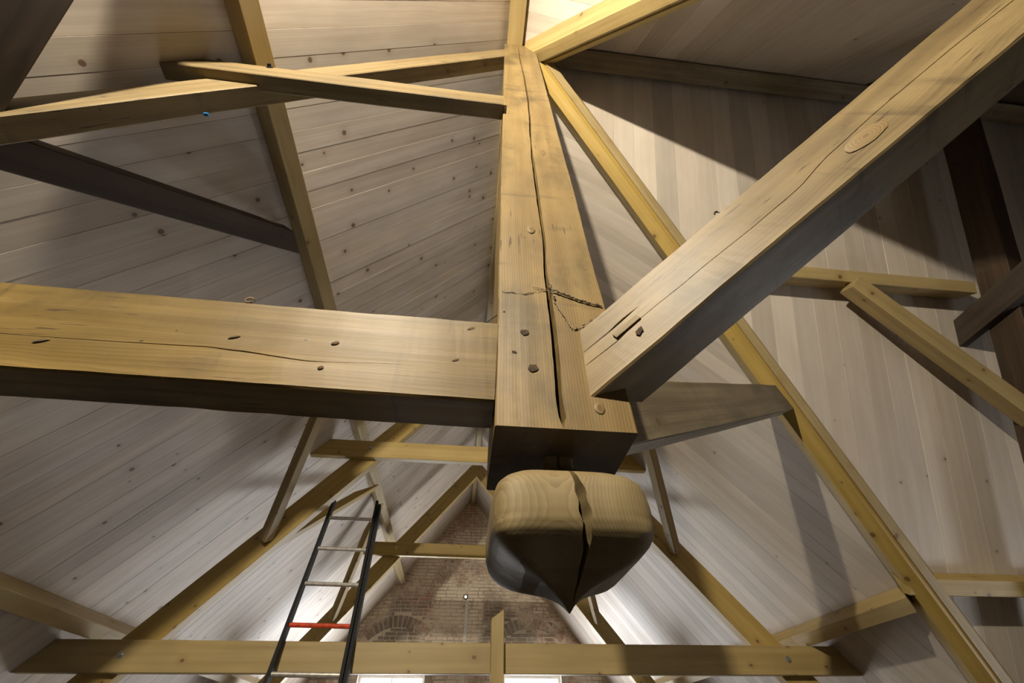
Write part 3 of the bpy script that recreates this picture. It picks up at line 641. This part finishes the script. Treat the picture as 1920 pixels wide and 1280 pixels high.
# ------------------------------------------------------------------ common trusses down the nave
def truss(y, name_pos, first):
    yf = y
    for sl, side in ((SL, 'left'), (SR, 'right')):
        a = on_slope(sl, 6.6, sy(sl, yf+.118), .41); b = on_slope(sl, -.1, sy(sl, yf+.118), .41)
        o = timber('truss_rafter', a, b, sl.Z, .096, .215, M_NEW, seg=20, rough=.001, cuts=[((XR, 0, 0), (1, 0, 0) if sl is SL else (-1, 0, 0))])
        tag(o, '%s rafter of the %s new truss' % (side, name_pos), 'rafter')
    o = timber('collar_beam', (-3.4, yf+.035, .535), (3.7, yf+.035, .541), (0, 0, 1), .068, .192, M_NEW, seg=30, rough=.001, cuts=[(AP, -SL.Z), (AP, -SR.Z)])
    tag(o, 'long lower collar across the whole nave in the picture foreground' if first else 'lower collar of the far truss, under the long collar', 'beam')
    hexbolt((-2.413, yf+.001, .542), (0, -1, 0), o); hexbolt((2.699, yf+.001, .545), (0, -1, 0), o)
    o = timber('collar_beam', (-2.0, yf+.035, 2.29), (2.3, yf+.035, 2.272), (0, 0, 1), .068, .19, M_NEW, seg=20, rough=.001, cuts=[(AP, -SL.Z), (AP, -SR.Z)])
    tag(o, 'upper collar of the nearer new truss, left of the king post foot' if first else 'upper collar of the far truss in front of the brick gable', 'beam')
    hexbolt((-1.065, yf+.001, 2.298), (0, -1, 0), o, r=.02); hexbolt((1.305, yf+.001, 2.298), (0, -1, 0), o, r=.02)
truss(3.93, 'nearer', True); truss(6.86, 'far', False)
E0, E1 = V((-1.762, 3.97, 1.372)), V((-1.265, 2.897, 2.469))
def mirx(P): return V((2*XR-P.x, P.y, P.z))
def brace(P0, P1, sl, label, ycut=None):
    d = (P1-P0).normalized()
    o = timber('wind_brace', P0, P1+d*.08, sl.Z, .085, .085, M_NEW, seg=8, rough=.001, cuts=[(on_slope(sl, 0, 0, .1545), -sl.Z)])
    return tag(o, label, 'brace')
def refl(P, c): return V((P.x, 2*c-P.y, P.z))
def shift(P, dy): return V((P.x, P.y+dy, P.z))
brace(E0, E1, SL, 'left wind brace on the near side of the nearer truss, under the tie beam')
brace(mirx(E0), mirx(E1), SR, 'right wind brace on the near side of the nearer truss, beside the pendant')
brace(refl(E0, 4.05), refl(E1, 4.05), SL, 'left wind brace behind the nearer truss, above the ladder top')
brace(refl(mirx(E0), 4.05), refl(mirx(E1), 4.05), SR, 'right wind brace behind the nearer truss, hidden by the pendant')
brace(shift(E0, 2.93), shift(E1, 2.93), SL, 'left wind brace on the near side of the far truss, behind the ladder')
brace(shift(mirx(E0), 2.93), shift(mirx(E1), 2.93), SR, 'right wind brace on the near side of the far truss, below the pendant')
o = timber('upright_board', (.299, 3.865, FLOOR_Z), (.299, 3.865, .9), (0, 1, 0), .1, .055, M_NEW, seg=14, rough=.001, cuts=[((.246, 0, .773), V((-.068, 0, .1)))])
tag(o, 'upright yellow board with a slanted top standing before the long collar', 'board')

# ------------------------------------------------------------------ the old truss in the side roof
XT = 4.02
a = on_slope(SF, 5.6, sx(SF, XT), .27); b = on_slope(SF, .35, sx(SF, XT), .27)
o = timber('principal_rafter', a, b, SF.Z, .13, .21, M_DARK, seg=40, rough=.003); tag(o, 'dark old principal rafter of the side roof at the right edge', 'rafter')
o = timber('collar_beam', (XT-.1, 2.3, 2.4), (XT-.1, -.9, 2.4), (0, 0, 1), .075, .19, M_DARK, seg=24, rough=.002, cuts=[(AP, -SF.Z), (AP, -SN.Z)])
tag(o, 'dark collar beam end with a pointed cut beside the right edge', 'beam')
H0, H1 = V((3.96, 1.985, 1.672)), V((2.99, 1.632, 2.42)); d = (H1-H0).normalized()
o = timber('wind_brace', H0-d*.1, H1+d*.2, SF.Z, .125, .125, M_NEW, seg=12, rough=.001, off=(0, -.03), cuts=[(on_slope(SF, st_up-.015, 0, 0), -SF.X)])
tag(o, 'yellow wind brace slanting from the side roof purlin down to the right edge', 'brace')

# ------------------------------------------------------------------ ladder
lad = empty('ladder', (-1.1, 3.0, FLOOR_Z))
lt = 75.0; tl = .268
def lp(x, z, dy=0): return V((x, 3.705+tl*z+dy, z))
def rail(xt, xb, zt):
    zb = FLOOR_Z+.02; xe = xb+(xb-xt)/(zt-.37)*(.37-zb)
    P0, P1 = lp(xe, zb), lp(xt, zt)
    o = timber('rail', P0, P1, (0, -1, 0), .024, .07, M_BLACK, parent=lad, seg=6, rough=0, section=[(-.012, -.035), (.012, -.035), (.012, -.026), (.004, -.026), (.004, .026), (.012, .026), (.012, .035), (-.012, .035)])
    bm = bmesh.new(); bm_box(bm, (-.014, -.016, -.038), (.022, .016, .038)); M, Lg = frame(P0, P1, (0, -1, 0)); make('end_cap', bm, M_CAP, o, M @ Matrix.Translation((Lg-.012, 0, 0)))
    return P0, P1
rl = rail(-1.350, -1.300, 1.842); rr = rail(-.922, -.800, 1.830)
rl2 = rail(-.888, -.768, 1.790)
def onrail(r, z): f = (z-r[0].z)/(r[1].z-r[0].z); return r[0].lerp(r[1], f)
for k, (zl, zr) in enumerate([(1.644+.0-.305*i, 1.638-.305*i) for i in range(11)]):
    a, b = onrail(rl, zl), onrail(rr, zr)
    bm = bmesh.new(); dd = (b-a); M, Lg = frame(a+dd.normalized()*.008, b-dd.normalized()*.008, (0, -tl, 1)); cylM = bmesh.new()
    cyl(cylM, (0, 0, 0), (1, 0, 0), .0165, Lg, 12)
    r_ = make('rung', cylM, M_RED if k == 3 else M_ALU, lad, M)
    if k == 3: r_['label'] = 'red painted rung'
tag(lad, 'black aluminium ladder with one red rung leaning on the long lower collar', 'ladder')

# ------------------------------------------------------------------ small things on the gable
wl = empty('wall_lamp', (.082, GABLE_Y-.012, 2.335))
bm = bmesh.new(); cyl(bm, (.082, GABLE_Y-.005, 2.335), (0, -1, 0), .05, .012, 18); make('lamp_base', bm, M_PEG, wl)
bm = bmesh.new(); cyl(bm, (.082, GABLE_Y-.017, 2.335), (0, -1, 0), .022, .016, 16); make('bulb', bm, M_EMIT, wl)
tag(wl, 'tiny lit round lamp on the brick gable', 'lamp')
bm = bmesh.new(); bm_box(bm, (.085, GABLE_Y-.024, FLOOR_Z+.02), (.145, GABLE_Y-.008, 2.26)); o = make('conduit_strip', bm, M_FRAME); tag(o, 'pale upright conduit strip below the lamp on the brick gable', 'conduit')
# floodlight that lights the king post, fixed to the left slope behind the camera
fl = empty('floodlight', LAMP_POS)
bm = bmesh.new(); bm_box(bm, (-.11, -.10, -.08), (.11, -.07, .08)); bm_box(bm, (-.012, -.09, .08), (.012, -.075, .40)); make('housing', bm, M_BLACK, fl, Matrix.Translation(LAMP_POS))
bm = bmesh.new(); bm_box(bm, (-.09, -.069, -.06), (.09, -.065, .06)); make('reflector', bm, M_ALU, fl, Matrix.Translation(LAMP_POS))
tag(fl, 'small black work floodlight fixed under the left roof boards behind the camera', 'lamp')
